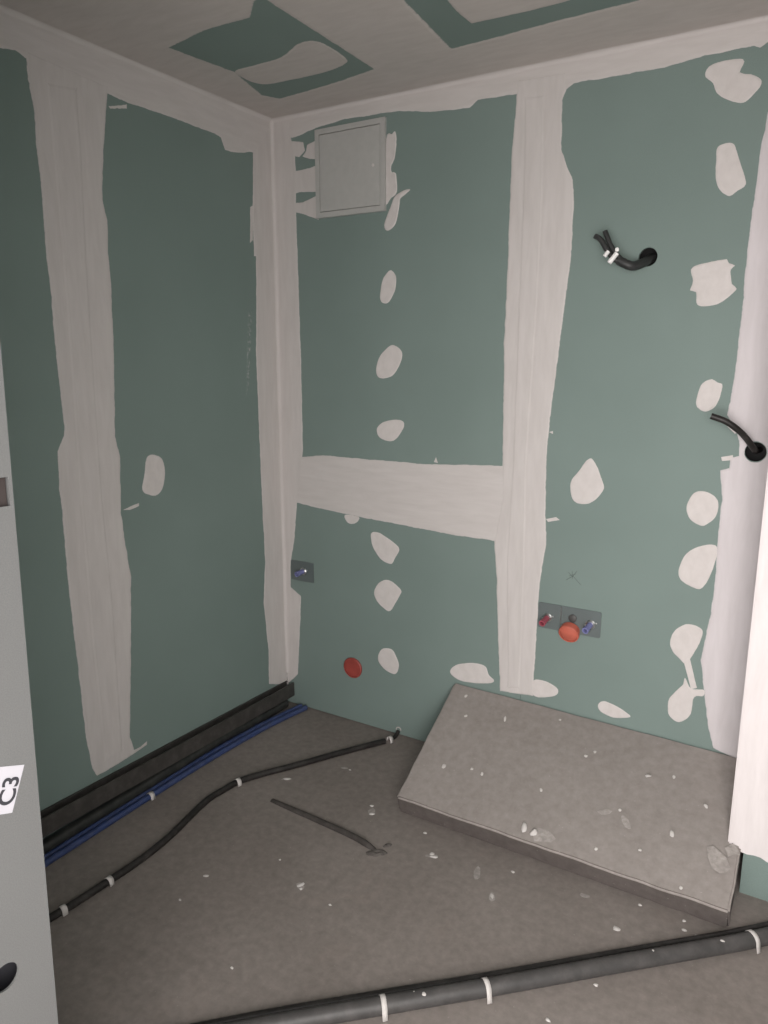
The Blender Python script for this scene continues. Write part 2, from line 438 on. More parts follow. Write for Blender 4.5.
PATCH = [
 [(391,270),(396,277),(395,290),(389,302),(383,303),(380,297),(382,282),(387,273)],
 [(393,345),(402,352),(400,364),(392,376),(380,378),(376,371),(379,358),(386,349)],
 [(377,428),(386,421),(400,420),(404,426),(396,439),(388,441),(379,437)],
 [(345,515),(359,517),(356,523),(348,523)],
 [(371,534),(377,532),(386,537),(399,548),(395,558),(391,564),(381,559),(373,547)],
 [(385,580),(392,581.5),(401,590),(400,595),(395,604),(389.5,611),(383.5,608),(377,601),(374,592.5),(378,584)],
 [(382,649),(391,649),(395.5,655),(399,665),(395.5,674),(387,671),(380,664),(378,657)],
 [(450,672.5),(456,665),(472,663),(485,666),(489,675),(494,680),(491,683),(474.6,683),(459,680)],
 [(534,680),(547.5,682),(558,689.5),(554,696),(537,697),(530,690)],
 [(598,705),(603,701),(614,705),(630.5,715.5),(625,718),(611.5,717),(600.6,711.5)],
 [(591.5,458.5),(602.5,481),(603,491),(589,503.5),(574,501),(570.5,483.5),(579,471)],
 [(743,59),(740,72),(744,73.5),(754,75),(761.5,81),(757,90.6),(743,102.5),(725.6,99),(716,92),(713,83),(705,75),(713,64)],
 [(718,147),(732,143),(736.5,150),(741,165.6),(746,184),(738,190.6),(729,196),(719,189),(715.6,176.5),(716,162.5)],
 [(693,267),(727,259),(729,263),(735,265.6),(731,270),(732,284),(736.5,289),(722.5,301.5),(710,306),(697.5,304.7),(696,292),(690,290.6),(693,281)],
 [(712,379),(717.5,382.5),(722,384),(721,394),(715.5,406),(706,411.6),(699,409),(696,403.7),(698,393),(703,383)],
 [(686.5,507),(694,493),(707,492),(718,500.6),(716,516),(707,524),(700.6,525.6),(690,519)],
 [(679,568),(686.5,554),(700.6,546),(717,547),(713,569),(702,588),(691,586.5),(680,579)],
 [(670,641),(675.6,630),(688,624),(702,630),(699,644),(686.5,663),(679,658),(672.5,651)],
 [(668,702),(674,693),(683,684),(685,678),(691,688),(704,690),(703,696),(694,697.5),(690,715),(679,722),(669,715)],
]
for i, pl in enumerate(PATCH):
    P('filler_patch', 'back', pl, M_CP, wall_back, th=.0016, rag=.0013, inset=.0045, smooth=True, seed=20+i, step=.007, edge=.55)
# streaks dragged out of the spots
STREAK = [[(683,659),(690,659),(697,688),(691,689)],
          [(724,420),(738,431),(735,434),(726,425)], [(721,457),(733,455),(733,460),(722,461)], [(546,519),(556,517),(560,520),(548,522)],
          [(434,462),(436,457),(438,463)], [(549,432),(553,431),(553,434)], [(404,191),(409,189),(408,192),(402,197)]]
for i, pl in enumerate(STREAK):
    P('filler_streak', 'back', pl, M_CP, wall_back, th=.0008, rag=.0005, inset=.0008, seed=50+i, step=.005, edge=.5)
# around the access hatch
def zc(pts): return [(270+u/5.12, 100+v/5.12) for u, v in pts]
HATCH = [[(595,205),(625,175),(640,160),(648,200),(640,290),(622,340),(625,370),(645,375),(650,470),(620,500),(590,520)],
         [(718,458),(690,460),(640,492),(618,545),(600,590),(585,640),(600,670),(640,640),(660,560),(668,505),(692,485)],
         [(190,230),(250,200),(250,302),(200,302),(165,290),(185,260)], [(118,365),(200,350),(250,328),(250,470),(150,472),(118,485)],
         [(110,530),(165,525),(250,486),(250,614),(180,588),(120,572)], [(105,210),(170,215),(178,260),(150,292),(105,288)]]
for i, pl in enumerate(HATCH):
    P('filler_patch', 'back', zc(pl), M_CP if i < 2 else M_CV, wall_back, th=.0022 if i < 2 else .0012, rag=.0015, inset=.004, smooth=i < 2, seed=70+i, step=.006, edge=.5)

# left wall
P('joint_compound', 'left', [(274,118),(288,684),(269,684),(268.5,652),(263.5,602),(265,562),(262.5,512),(260,456),(256,356),(256,256),(254,256),(252.5,210),(253,152),(262,140)],
  M_CV, wall_left, th=.0016, seed=6)
P('joint_compound', 'left', [(274,124),(275,160),(250,152),(236,153),(225,150),(221,138),(215,134),(165,115),(127.5,102.5),(106,93.5),(80,84),(40,66),(25,58),(15,50),(0,48),(-70,20),(-70,-30),(10,7),(80,36)],
  M_CH, wall_left, th=.0013, seed=7)
P('joint_compound', 'left', [(25,50),(108,86),(105,125),(102.5,174),(102.5,200),(107.5,220),(108.5,256),(111,280),(114,356),(115,436),(120,456),(121,512),(125,542),(131,577),(131,660),(130,737),(135,751),(147,741),(147,745),(120,763),(97,776),(92,768),(86,737),(80,687),(72.5,622),(67.5,577),(62,512),(59,486),(57.5,451),(64,436),(64,426),(55,346),(50,286),(46,255),(40.6,182),(36.4,149),(34,111),(28,79)],
  M_CV, wall_left, th=.0019, seed=8)
P('joint_compound', 'left', [(44,80),(78,86),(83,150),(88,256),(97,400),(104,500),(114,600),(124,752),(103,764),(90,640),(78,500),(66,330),(55,200)],
  M_CV, wall_left, th=.0034, seed=9, rag=.001, inset=.014, edge=1.0)
P('filler_patch', 'left', [(147.5,456),(161,457.5),(165,471),(162.5,488.5),(155,496),(142.5,491),(144,476)], M_CP, wall_left, th=.0014, rag=.001, inset=.006, smooth=True, seed=90, step=.007, edge=.35)
P('filler_streak', 'left', [(123,510),(131,506),(139,503),(139,506),(130,510)], M_CP, wall_left, th=.001, rag=.0008, inset=.002, seed=91, step=.005)
P('filler_streak', 'left', [(248,312),(252,309),(251,340),(249,385),(246,396),(247,350)], M_CP, wall_left, th=.0008, rag=.0015, inset=.002, seed=92, step=.006, edge=.22, full=.30)
P('filler_streak', 'left', [(250,207),(253,205),(253,240),(250,243)], M_CP, wall_left, th=.0008, rag=.001, inset=.002, seed=93, step=.006, edge=.3, full=.7)
P('filler_streak', 'left', [(108,106),(127,104),(127,109),(110,109)], M_CP, wall_left, th=.0008, rag=.001, inset=.005, seed=94, step=.006, edge=.2)

# ceiling: compound all over, two bare green openings with a filled spot in each
op1 = unp('ceil', [(169,47.5),(205,30),(250,17.5),(254,2),(262,-3),(374,69),(330,84),(280,98.5),(262,95),(235,72)])
op2 = unp('ceil', [(404,0),(451.5,48.5),(494,37.5),(559,20),(639,0)]) + [Vector((1.50, -.55)), Vector((1.46, -1.2)), Vector((.97, -1.25)), Vector((.95, -.9))]
coat('joint_compound', 'ceil', [[Vector((.001, -2.0)), Vector((RW, -2.0)), Vector((RW, -.001)), Vector((.001, -.001))], op1, op2], M_CC, ceiling, th=.0016, rag=.002, inset=.012, step=.014, seed=11, edge=.4)
pa = unp('ceil', [(235,72),(255,65),(280,57.5),(300,43),(320,42),(345,57),(345,64),(325,72),(290,80),(260,84)])
coat('filler_patch', 'ceil', [pa], M_CC, ceiling, th=.0016, rag=.002, inset=.008, smooth=True, seed=12)
pb = unp('ceil', [(456.5,11),(471.5,23.5),(529,11),(571,0)]) + [Vector((1.30, -.55)), Vector((1.28, -.95)), Vector((1.08, -.95))]
coat('filler_patch', 'ceil', [pb], M_CC, ceiling, th=.0016, rag=.002, inset=.008, seed=13)

# rounded fillets of compound in the inner corners
def fillet(parent, a, b, d1, d2, m, r=.012, n=60):
    a, b, d1, d2 = Vector(a), Vector(b), Vector(d1), Vector(d2)
    bm = bmesh.new(); lay = bm.verts.layers.float.new('coat'); rows = []
    for i in range(n+1):
        p = a.lerp(b, i/n); q = r*(1+.25*noise.noise(p*9)); row = []
        for k in range(5):
            t = math.pi/2*k/4     # concave quarter: centre of the curve lies out in the room
            row.append(bm.verts.new(p+d1*(q*(1-math.sin(t)))+d2*(q*(1-math.cos(t)))+(d1+d2)*.0016))
        rows.append(row)
    for u, v in zip(rows, rows[1:]):
        for k in range(4): bm.faces.new((u[k], v[k], v[k+1], u[k+1]))
    for v in bm.verts: v[lay] = 1
    bm.normal_update()
    for f in bm.faces:
        if f.normal.dot(d1+d2) < 0: f.normal_flip()
    return link_mesh('corner_fillet', bm, m, parent, smooth=True)
fillet(wall_back, (0, 0, .15), (0, 0, CH), (1,0,0), (0,-1,0), M_CV)
fillet(ceiling, (0, 0, CH), (1.90, 0, CH), (0,-1,0), (0,0,-1), M_CH)
fillet(ceiling, (0, 0, CH), (0, -2.0, CH), (1,0,0), (0,0,-1), M_CH)

# pencil star on the back wall
bm = bmesh.new()
for a, b in (((569,576),(576,574)), ((572.3,571),(572.3,579)), ((568,572),(573,577)), ((573,576),(581,585)), ((566,580),(573,576)), ((573,576),(577,571))):
    p, q = on_y(*a), on_y(*b); d = (q-p).normalized(); s = Vector((d.z, 0, -d.x))*.0007
    vs4 = [Vector((v.x, -.0004, v.z)) for v in (p-s, q-s, q+s, p+s)]
    bm.faces.new([bm.verts.new(v) for v in vs4])
link_mesh('pencil_mark', bm, M_PENCIL, wall_back)

# ------------------------------------------------------------------ doorway: galvanised steel frame
door = empty('door_1', (DX0, -2.06, 0)); tag(door, 'galvanised steel door frame post at the left edge with a small paper tag', 'door frame', kind='structure')
TL = .0202
YE = -2.0155          # far edge of the post
bm = bmesh.new(); t = .003
# folded hollow post: reveal web and two returns
sec = [(DX0, YE), (DX0-.05, YE), (DX0-.05, YE-.013), (DX0-.05+t, YE-.013), (DX0-.05+t, YE-t), (DX0-t, YE-t), (DX0-t, YE-.137), (DX0-.05+t, YE-.137), (DX0-.05+t, YE-.127), (DX0-.05, YE-.127), (DX0-.05, YE-.14), (DX0, YE-.14)]
lo = [bm.verts.new((x, y, 0)) for x, y in sec]; hi = [bm.verts.new((x, y, 2.10)) for x, y in sec]
bm.faces.new(lo[::-1]); bm.faces.new(hi)
for i in range(len(sec)): bm.faces.new((lo[i], lo[(i+1) % len(sec)], hi[(i+1) % len(sec)], hi[i]))
bmesh.ops.recalc_face_normals(bm, faces=bm.faces[:])
post = link_mesh('jamb', bm, M_JAMB, door)
# bolt slot and round hole
def cut_box(o, b):
    bm = bmesh.new(); add_box(bm, *b); me = bpy.data.meshes.new('cutter'); bm.to_mesh(me); bm.free()
    cu = bpy.data.objects.new('cutter', me); COL.objects.link(cu); bpy.context.view_layer.update()
    md = o.modifiers.new('cut', 'BOOLEAN'); md.operation = 'DIFFERENCE'; md.solver = 'EXACT'; md.object = cu
    bpy.context.view_layer.update()
    new = bpy.data.meshes.new_from_object(o.evaluated_get(bpy.context.evaluated_depsgraph_get()))
    o.modifiers.clear(); o.data = new; bpy.data.objects.remove(cu)
cut_box(post, (DX0-.02, DX0+.02, -2.036-1.42*TL, -1.9915-1.42*TL, 1.402, 1.437))
hc = on_x(5, 978, DX0); hc.y -= hc.z*TL
def cut_round(o, c, ax, r):
    bm = bmesh.new(); add_lathe(bm, Vector(c)-Vector(ax)*.02, ax, [(0, 0), (r, 0), (r, .04), (0, .04)], 28)
    bmesh.ops.remove_doubles(bm, verts=bm.verts[:], dist=.0005); bmesh.ops.recalc_face_normals(bm, faces=bm.faces[:])
    me = bpy.data.meshes.new('cutter'); bm.to_mesh(me); bm.free()
    cu = bpy.data.objects.new('cutter', me); COL.objects.link(cu); bpy.context.view_layer.update()
    md = o.modifiers.new('cut', 'BOOLEAN'); md.operation = 'DIFFERENCE'; md.solver = 'EXACT'; md.object = cu
    bpy.context.view_layer.update()
    new = bpy.data.meshes.new_from_object(o.evaluated_get(bpy.context.evaluated_depsgraph_get()))
    o.modifiers.clear(); o.data = new; bpy.data.objects.remove(cu)
cut_round(post, hc, (1, 0, 0), .0185)
box('post_shade_block', DX0-.044, DX0-.032, -2.14, -2.035, .02, 2.05, M_INK, door)  # black block added behind the round hole, painted shade of the hollow post
box('bolt_pocket', DX0-.030, DX0-.007, -2.07, -2.0200, 1.37, 1.47, M_FILL, door)
# header and second post of the frame
box('header', DX0-.05, DX1+.05, YE-.14, YE, 2.10, 2.14, M_JAMB, door, bev=.002)
box('jamb', DX1, DX1+.05, YE-.14, YE, 0, 2.10, M_JAMB, door, bev=.002)
# paper tag with the writing C3, stuck on askew
a, b_, c_ = on_x(24, 764, DX0), on_x(12, 812, DX0), on_x(-14, 766, DX0)
for q in (a, b_, c_): q.y -= q.z*TL
eu = (b_-a).normalized(); ev = Vector((1,0,0)).cross(eu).normalized()
if ev.dot(c_-a) < 0: ev = -ev
Lu, Lv = .0598, .060
bm = bmesh.new()
for w in (.0002, .0006):
    q = [bm.verts.new(a+eu*su+ev*sv+Vector((w, 0, 0))) for su, sv in ((0,0),(Lu,0),(Lu,Lv),(0,Lv))]
    bm.faces.new(q)
bm.verts.ensure_lookup_table()
for i in range(4): bm.faces.new([bm.verts[k] for k in (i, (i+1) % 4, 4+(i+1) % 4, 4+i)])
bmesh.ops.recalc_face_normals(bm, faces=bm.faces[:])
lab = link_mesh('paper_label', bm, M_LABEL, door)
cu = bpy.data.curves.new('lettering', 'FONT'); cu.body = 'C3'; cu.size = .031; cu.offset = .0006; cu.align_x = 'CENTER'; cu.align_y = 'CENTER'
to = bpy.data.objects.new('lettering_tmp', cu); COL.objects.link(to); bpy.context.view_layer.update()
tm = bpy.data.meshes.new_from_object(to.evaluated_get(bpy.context.evaluated_depsgraph_get()))
bpy.data.objects.remove(to); tm.materials.clear(); tm.materials.append(M_INK)
tx = -eu; ty = Vector((1, 0, 0)).cross(tx)       # text runs upwards along the post
ctr = a+eu*(Lu*.52)+ev*(Lv*.20)+Vector((.0009, 0, 0))
tm.transform(Matrix((tx, ty, Vector((1,0,0)))).transposed().to_4x4())
lt = bpy.data.objects.new('lettering', tm); COL.objects.link(lt); lt.parent = lab; lt.location = ctr-world_loc(lab)

door.rotation_euler.x = -TL    # the frame stands a touch out of plumb

# ------------------------------------------------------------------ access hatch on the back wall
hx0, hx1, hz0, hz1 = on_y(317, 175).x, on_y(386.5, 165).x, on_y(352, 214.5).z-.002, on_y(352, 124.5).z+.002
hatch = empty('access_hatch', ((hx0+hx1)/2, -.001, hz0)); tag(hatch, 'square white access hatch high on the back wall near the corner', 'hatch')
bm = bmesh.new(); fw = .020
o4 = [(hx0, hz0), (hx1, hz0), (hx1, hz1), (hx0, hz1)]; i4 = [(hx0+fw, hz0+fw), (hx1-fw, hz0+fw), (hx1-fw, hz1-fw), (hx0+fw, hz1-fw)]
vo = [[bm.verts.new((x, y, z)) for x, z in o4] for y in (-.0005, -.013)]; vi = [[bm.verts.new((x, y, z)) for x, z in i4] for y in (-.0005, -.013)]
for k in range(4):
    j = (k+1) % 4
    bm.faces.new((vo[1][k], vo[1][j], vi[1][j], vi[1][k])); bm.faces.new((vo[0][k], vo[0][j], vo[1][j], vo[1][k])); bm.faces.new((vi[1][k], vi[1][j], vi[0][j], vi[0][k]))
    bm.faces.new((vo[0][j], vo[0][k], vi[0][k], vi[0][j]))
bmesh.ops.recalc_face_normals(bm, faces=bm.faces[:])
bmesh.ops.bevel(bm, geom=[e for e in bm.edges if all(abs(v.co.y+.013) < 1e-5 for v in e.verts)], offset=.0015, segments=2, affect='EDGES')
link_mesh('frame', bm, M_PANEL, hatch)
hd = box('door', hx0+fw+.002, hx1-fw-.002, -.0125, -.003, hz0+fw+.002, hz1-fw-.002, M_PANEL, hatch, bev=.0015)
lk = on_y(373, 165, -.0125)
lathe('latch', lk, (0, -1, 0), [(0, .0012), (.005, .0012), (.006, .0002), (.006, -.002)], M_CLIP, hd, 20)

# ------------------------------------------------------------------ sanitary fixtures
def mounting_plate(name, x0, x1, z0, z1, rot, label, r=.006):
    root = empty(name, ((x0+x1)/2, -.0005, z0)); tag(root, label, 'plate')
    bm = bmesh.new(); pts = []
    for cx, cz, a0 in ((x1-r, z1-r, 0), (x0+r, z1-r, 90), (x0+r, z0+r, 180), (x1-r, z0+r, 270)):
        for k in range(5):
            a = math.radians(a0+k*22.5); pts.append((cx+r*math.cos(a), cz+r*math.sin(a)))
    mx, mz = (x0+x1)/2, (z0+z1)/2; cr, sr = math.cos(rot), math.sin(rot)
    pts = [(mx+(x-mx)*cr-(z-mz)*sr, mz+(x-mx)*sr+(z-mz)*cr) for x, z in pts]
    f0 = [bm.verts.new((x, -.0035, z)) for x, z in pts]; f1 = [bm.verts.new((x, -.0003, z)) for x, z in pts]
    bm.faces.new(f0); bm.faces.new(f1[::-1])
    for i in range(len(pts)): bm.faces.new((f0[i], f0[(i+1) % len(pts)], f1[(i+1) % len(pts)], f1[i]))
    bmesh.ops.recalc_face_normals(bm, faces=bm.faces[:])
    link_mesh('plate', bm, M_PLATE, root)
    return root
def stub(root, c, m, tilt, L=.045, r=.0105):
    """pipe connector: metal collar and a coloured open pipe end"""
    c = Vector((c.x, -.0035, c.z))
    col_ = lathe('collar', c, (0, -1, 0), [(.0165, 0), (.0165, .004), (.0135, .006), (.0135, .010), (0, .010)], M_CHROME, root, 20)
    ax = Vector(tilt).normalized(); c2 = c+Vector((0, -.006, 0))
    p = lathe('pipe_stub', c2, ax, [(r, 0), (r, L*.6), (r*1.12, L*.62), (r*1.12, L), (r*.72, L), (r*.70, L-.03)], m, root, 24)
    lathe('pipe_bore', c2, ax, [(r*.70, L-.028), (0, L-.028)], M_INK, p, 20)
    for k in (-1, 1):
        bm = bmesh.new(); s = c+Vector((.019*k, 0, .006*k)); add_lathe(bm, s, (0, -1, 0), [(.0035, 0), (.0035, .003), (0, .0035)], 8)
        link_mesh('screw', bm, M_CHROME, root)
# long plate with a red and a blue connector
pA, pB, pC = on_y(541.5, 614), on_y(601, 626), on_y(570, 607)
pl = mounting_plate('mounting_plate', pA.x-.012, pB.x, on_y(570, 632.5).z, pC.z, math.radians(0), 'long zinc mounting plate with red and blue pipe ends, below the pencil star')
stub(pl, on_y(548, 617), M_PINK, (-.10, -1, -.22))
stub(pl, on_y(591, 624), M_BLUE2, (-.12, -1, -.22))
lathe('centre_plug', Vector((on_y(573, 618).x, -.0035, on_y(573, 618).z)), (0, -1, 0), [(.015, 0), (.015, .004), (.012, .006), (0, .006)], M_GREYC, pl, 20)
sx = on_y(561.5, 614).x; box('plate_fold', sx-.0015, sx+.0015, -.0055, -.0035, on_y(570, 631).z, on_y(570, 608).z, M_CHROME, pl)
# small plate near the corner with a blue connector
q0, q1 = on_y(291.5, 571), on_y(314, 572)
sp = mounting_plate('mounting_plate', q0.x, q1.x, on_y(303, 581).z, on_y(303, 561.5).z, 0, 'small zinc mounting plate with a blue pipe end, near the room corner', .004)
stub(sp, on_y(304, 571), M_BLUE2, (-.12, -1, -.10), .040)
# drain caps
def cap(name, px, py, r, m, label, proud, dome, ax=(0, -1, 0)):
    c = on_y(px, py, -proud); root = empty(name, (c.x, 0, c.z-r)); tag(root, label, 'pipe cap')
    c0 = Vector((c.x, -.0005, c.z))
    lathe('cap_rim', c0, ax, [(r*.94, 0), (r*.94, proud*.55), (r, proud*.6), (r, proud), (r*.93, proud+.003), (r*.86, proud+.003), (r*.84, proud)], m, root, 36)
    lathe('cap_face', c0, ax, [(r*.85, proud-.001), (r*.6, proud+dome*.5), (r*.3, proud+dome*.9), (0, proud+dome)], m, root, 36)
cap('drain_cap', 352.5, 668, .046, M_RED, 'red plastic drain cap low on the wall near the corner', .010, .001)
cap('drain_cap', 568.5, 632, .0365, M_ORANGE, 'orange domed drain cap just under the long mounting plate', .026, .006, (0, -.95, -.36))

# ------------------------------------------------------------------ cables out of the wall
h = Vector((H1.x, 0, H1.z))
cb = empty('cable_conduit', (h.x, 0, h.z)); tag(cb, 'dark conduit with two taped cable ends curling out of the wall', 'cable')
e1, e2 = on_y(618, 260, -.085), on_y(632, 266, -.075)
tube('conduit', [h+Vector((.012, .085, .006)), h+Vector((.006, .03, 0)), on_y(645, 262, -.02), e2, e1], .0135, M_CABLE, cb, 14, .006, rr=lambda i: 1+.07*(i % 2))
k1 = tube('cable_end', [on_y(623, 263, -.085), on_y(614, 259, -.092), on_y(607, 250, -.094), on_y(601, 240, -.092), on_y(595, 236, -.090)], .0082, M_CABLE, cb, 10, .006)
k2 = tube('cable_end', [on_y(623, 261, -.080), on_y(616, 254, -.086), on_y(610, 244, -.086), on_y(605, 231, -.084)], .0078, M_CABLE, cb, 10, .006)
tube('tape_wrap', [on_y(617, 253, -.112), on_y(609, 263, -.118)], .0075, M_TAPE, cb, 10, .004)
tube('tape_wrap', [on_y(608.5, 251, -.112), on_y(604.5, 256.5, -.114)], .0062, M_TAPE, cb, 10, .004)
lathe('tape_tail', on_y(617, 250, -.110), (.3, -1, .2), [(0, 0), (.006, .001), (.006, .006), (0, .008)], M_TAPE, cb, 12)

h = Vector((H2.x, 0, H2.z))
wc = tube('wall_cable', [h+Vector((.005, .07, .0)), h+Vector((0, .02, .002)), on_y(754, 449, -.02), on_y(746, 438, -.06), on_y(737, 429, -.09), on_y(725, 421, -.105), on_y(711, 416, -.11)], .0094, M_BLACK, None, 14, .006)
tag(wc, 'black cable arching out of the hole beside the white pier', 'cable')

# ------------------------------------------------------------------ leaning slab
SX0, SX1 = .872, 1.938
bm = bmesh.new(); nx, ny = 46, 22
zt0, zt1, yt0, yt1 = .074, .306, -.496, -.004
def ztop(x, y):
    k = (y-yt0)/(yt1-yt0); z = zt0+(zt1-zt0)*k - .020*(x-SX0)/(SX1-SX0)*k
    return z+.0022*noise.noise(Vector((x*7, y*7, 1)))+.0010*noise.noise(Vector((x*30, y*30, 5)))
top = [[bm.verts.new((SX0-.016*(j/ny)+(SX1-SX0+.016*(j/ny))*i/nx+(.003*noise.noise(Vector((0, j*.4, 2))) if i in (0, nx) else 0),
        yt0+(yt1-yt0)*j/ny+(.0018*noise.noise(Vector((i*.35, 0, 8))) if j == 0 else 0), 0)) for j in range(ny+1)] for i in range(nx+1)]
for r_ in top:
    for v in r_: v.co.z = ztop(v.co.x, v.co.y)
TH = .066
bot = [[bm.verts.new((v.co.x, v.co.y+.024 if j == 0 else v.co.y+(.024*(1-j/ny)), max(.0005, v.co.z-TH-(.004+.003*noise.noise(Vector((i*.5, 3, 1))) if j == 0 else .008*(j/ny))) if j else .0006+.003*max(0, noise.noise(Vector((i*.5, 3, 1)))))) for j, v in enumerate(r_)] for i, r_ in enumerate(top)]
for i in range(nx):
    for j in range(ny):
        bm.faces.new((top[i][j], top[i+1][j], top[i+1][j+1], top[i][j+1])); bm.faces.new((bot[i][j+1], bot[i+1][j+1], bot[i+1][j], bot[i][j]))
    bm.faces.new((bot[i][0], bot[i+1][0], top[i+1][0], top[i][0])); bm.faces.new((top[i][ny], top[i+1][ny], bot[i+1][ny], bot[i][ny]))
for j in range(ny):
    bm.faces.new((top[0][j], top[0][j+1], bot[0][j+1], bot[0][j])); bm.faces.new((bot[nx][j], bot[nx][j+1], top[nx][j+1], top[nx][j]))
bmesh.ops.recalc_face_normals(bm, faces=bm.faces[:])
es = [e for e in bm.edges if e.calc_face_angle(0) > math.radians(40)]
bmesh.ops.bevel(bm, geom=es, offset=.006, segments=3, affect='EDGES', clamp_overlap=True)
bm.normal_update()
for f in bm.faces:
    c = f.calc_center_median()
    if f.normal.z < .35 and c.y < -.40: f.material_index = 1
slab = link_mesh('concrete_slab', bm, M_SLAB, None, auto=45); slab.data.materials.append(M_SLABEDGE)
tag(slab, 'thick grey dusty slab leaning with its back edge against the wall', 'slab')

# ------------------------------------------------------------------ plaster drops
def drop(parent, px, py, rx, ry, ang, surf, hgt=.004, name='plaster_drop', m=None):
    """small irregular lump; surf(px,py) gives the point on the surface"""
    c = surf(px, py); bm = bmesh.new(); sd = random.random()*50; n = 9
    tx = Vector((math.cos(ang), math.sin(ang), 0)); ty = Vector((-math.sin(ang), math.cos(ang), 0))
    if parent is slab: sl = (zt1-zt0)/(yt1-yt0); tx.z = tx.y*sl; ty.z = ty.y*sl
    R0 = []; R1 = []
    for k in range(n):
        a = 2*math.pi*k/n; q = 1+.45*noise.noise(Vector((math.cos(a)*1.4+sd, math.sin(a)*1.4, sd)))
        d = tx*(rx*q*math.cos(a))+ty*(ry*q*math.sin(a))
        R0.append(bm.verts.new(c+d+Vector((0, 0, .0003)))); R1.append(bm.verts.new(c+d*.6+Vector((0, 0, hgt*.8))))
    tp = bm.verts.new(c+Vector((0, 0, hgt)))
    for k in range(n):
        j = (k+1) % n; bm.faces.new((R0[k], R0[j], R1[j], R1[k])); bm.faces.new((R1[k], R1[j], tp))
    return link_mesh(name, bm, m or M_DROP, parent, smooth=True)
def fl(px, py): return on_z(px, py, 0)
def sl(px, py):
    d = ray(px, py); s = (zt1-zt0)/(yt1-yt0); t = (zt0+s*(CAM.y-yt0)-CAM.z)/(d.z-s*d.y); return CAM+d*t
FD = [(287,779,9,4,.6),(301,885,9,4,1.3),(372,814,6,4,.5),(372,806,5,3,.5),(432,854,5,5,.3),(425,833,4,3,0),(513,872,4,3,0),(617,929,5,6,.4),(684,930,4,3,0),(684,921,3,3,0),(697,938,4,8,.6),
      (434,857,7,3,.5),(492,896,7,3,2),(206,876,6,3,.5),(548,1020,3,4,1),(301,889,3,3,0),(350,770,3,2,0),(596,985,3,3,0),(232,968,3,2,0),(330,905,3,2,0),(455,825,3,2,0),(180,900,3,2,0),(280,860,2,2,0),(640,905,3,3,0)]
for px, py, a, b, an in FD: drop(floor, px, py, a*.0018, b*.0018, an, fl, .003)
SD = [(466,696,4,4,0),(466,716,4,3,.5),(505,719,3,7,.3),(444,766,5,5,0),(472,769,3,3,0),(482,774,3,4,.4),(541,790,3,4,.6),(524,828,5,9,.3),(534,833,5,7,2.2),(586,756,4,3,0),(595,752,3,3,0),(648,776,6,3,.3),(674,777,3,4,.2),(672,834,4,6,.5),(620,810,3,3,0),
      (596,849,3,3,0),(681,888,3,3,0),(706,806,3,5,.5),(560,720,3,2,0),(640,850,3,3,0)]
for px, py, a, b, an in SD:
    c = sl(px, py)
    drop(slab, px, py, a*.0017, b*.0017, an, sl, .012 if (px, py) in ((524,828),(534,833)) else .0025)
for px, py, a, b, an in ((543,836,14,8,.1),(718,860,9,16,.6),(732,850,8,7,.3),(626,822,10,4,2.3),(604,812,8,4,.4)): drop(slab, px, py, a*.0026, b*.0026, an, sl, .0009, 'plaster_smear', M_SMEAR)
for px, py, a, b, an in ((477,873,14,5,1.9),(492,897,9,4,2.0),(372,812,6,9,.5),(287,779,9,4,.6),(432,856,9,4,.5),(585,896,8,4,.2),(300,886,5,8,1.2),(344,768,7,3,.4)): drop(floor, px, py, a*.0022, b*.0022, an, fl, .0009, 'plaster_smear', M_SMEAR)

# ------------------------------------------------------------------ conduits on the floor
def gz(px, py, r):    # centre of a pipe of radius r that rests on the floor where the pixel shows it
    p = on_z(px, py, r); return p
def clip(parent, p, d, r, w=.014):
    """U-shaped clip strap over a pipe, with two feet"""
    d = Vector(d).normalized(); s = Vector((d.y, -d.x, 0)).normalized(); bm = bmesh.new()
    prof = [s*(-r*1.35)+Vector((0,0,.0015))] + [s*(-(r+.0025)*math.cos(a))+Vector((0,0,r+(r+.0025)*math.sin(a))) for a in (math.pi*k/10 for k in range(11))] + [s*(r*1.35)+Vector((0,0,.0015))]
    p = Vector((p.x, p.y, 0))
    A = [bm.verts.new(p+q-d*w/2) for q in prof]; B = [bm.verts.new(p+q+d*w/2) for q in prof]
    for i in range(len(prof)-1): bm.faces.new((A[i], A[i+1], B[i+1], B[i]))
    bmesh.ops.recalc_face_normals(bm, faces=bm.faces[:])
    bmesh.ops.solidify(bm, geom=bm.faces[:], thickness=.0012)
    bmesh.ops.recalc_face_normals(bm, faces=bm.faces[:])
    return link_mesh('clip', bm, M_CLIP, parent, smooth=True)
r = .0115
bp = [gz(x, y, r) for x, y in ((30,930),(55,915),(75,903),(115,877),(140,860),(170,836),(205,802),(225,789),(240,781),(262,774),(300,764),(345,751.5),(385,741))]
bc = empty('black_conduit', (bp[6].x, bp[6].y, 0)); tag(bc, 'thin black conduit clipped across the bare floor to the back wall', 'conduit')
tube('pipe', bp, r, M_BLACK, bc, 12, .008, rr=lambda i: 1+.05*(i % 2))
e0 = gz(390, 739.5, r); e1_ = on_y(398.5, 733.5, -.004)
tube('pipe_end', [gz(392, 739, r*.8), Vector(((gz(392,739,r).x+e1_.x)/2, -.03, r*.9)), Vector((e1_.x, -.006, .020))], .0085, M_BLACK, bc, 12, .006)
for (x, y), (x2, y2) in (((63,910),(75,903)), ((109,881),(120,873)), ((238,782),(250,777)), ((390,739.5),(397,737))):
    p = gz(x, y, r); clip(bc, p, gz(x2, y2, r)-p, r, .016)
cw = Vector((on_y(399, 731).x, -.004, .028)); bm = bmesh.new()
add_tube(bm, [cw+Vector((.011*math.cos(a), 0, .010*math.sin(a))) for a in (math.pi*1.2*k/12-.3 for k in range(13))], .0025, 8)
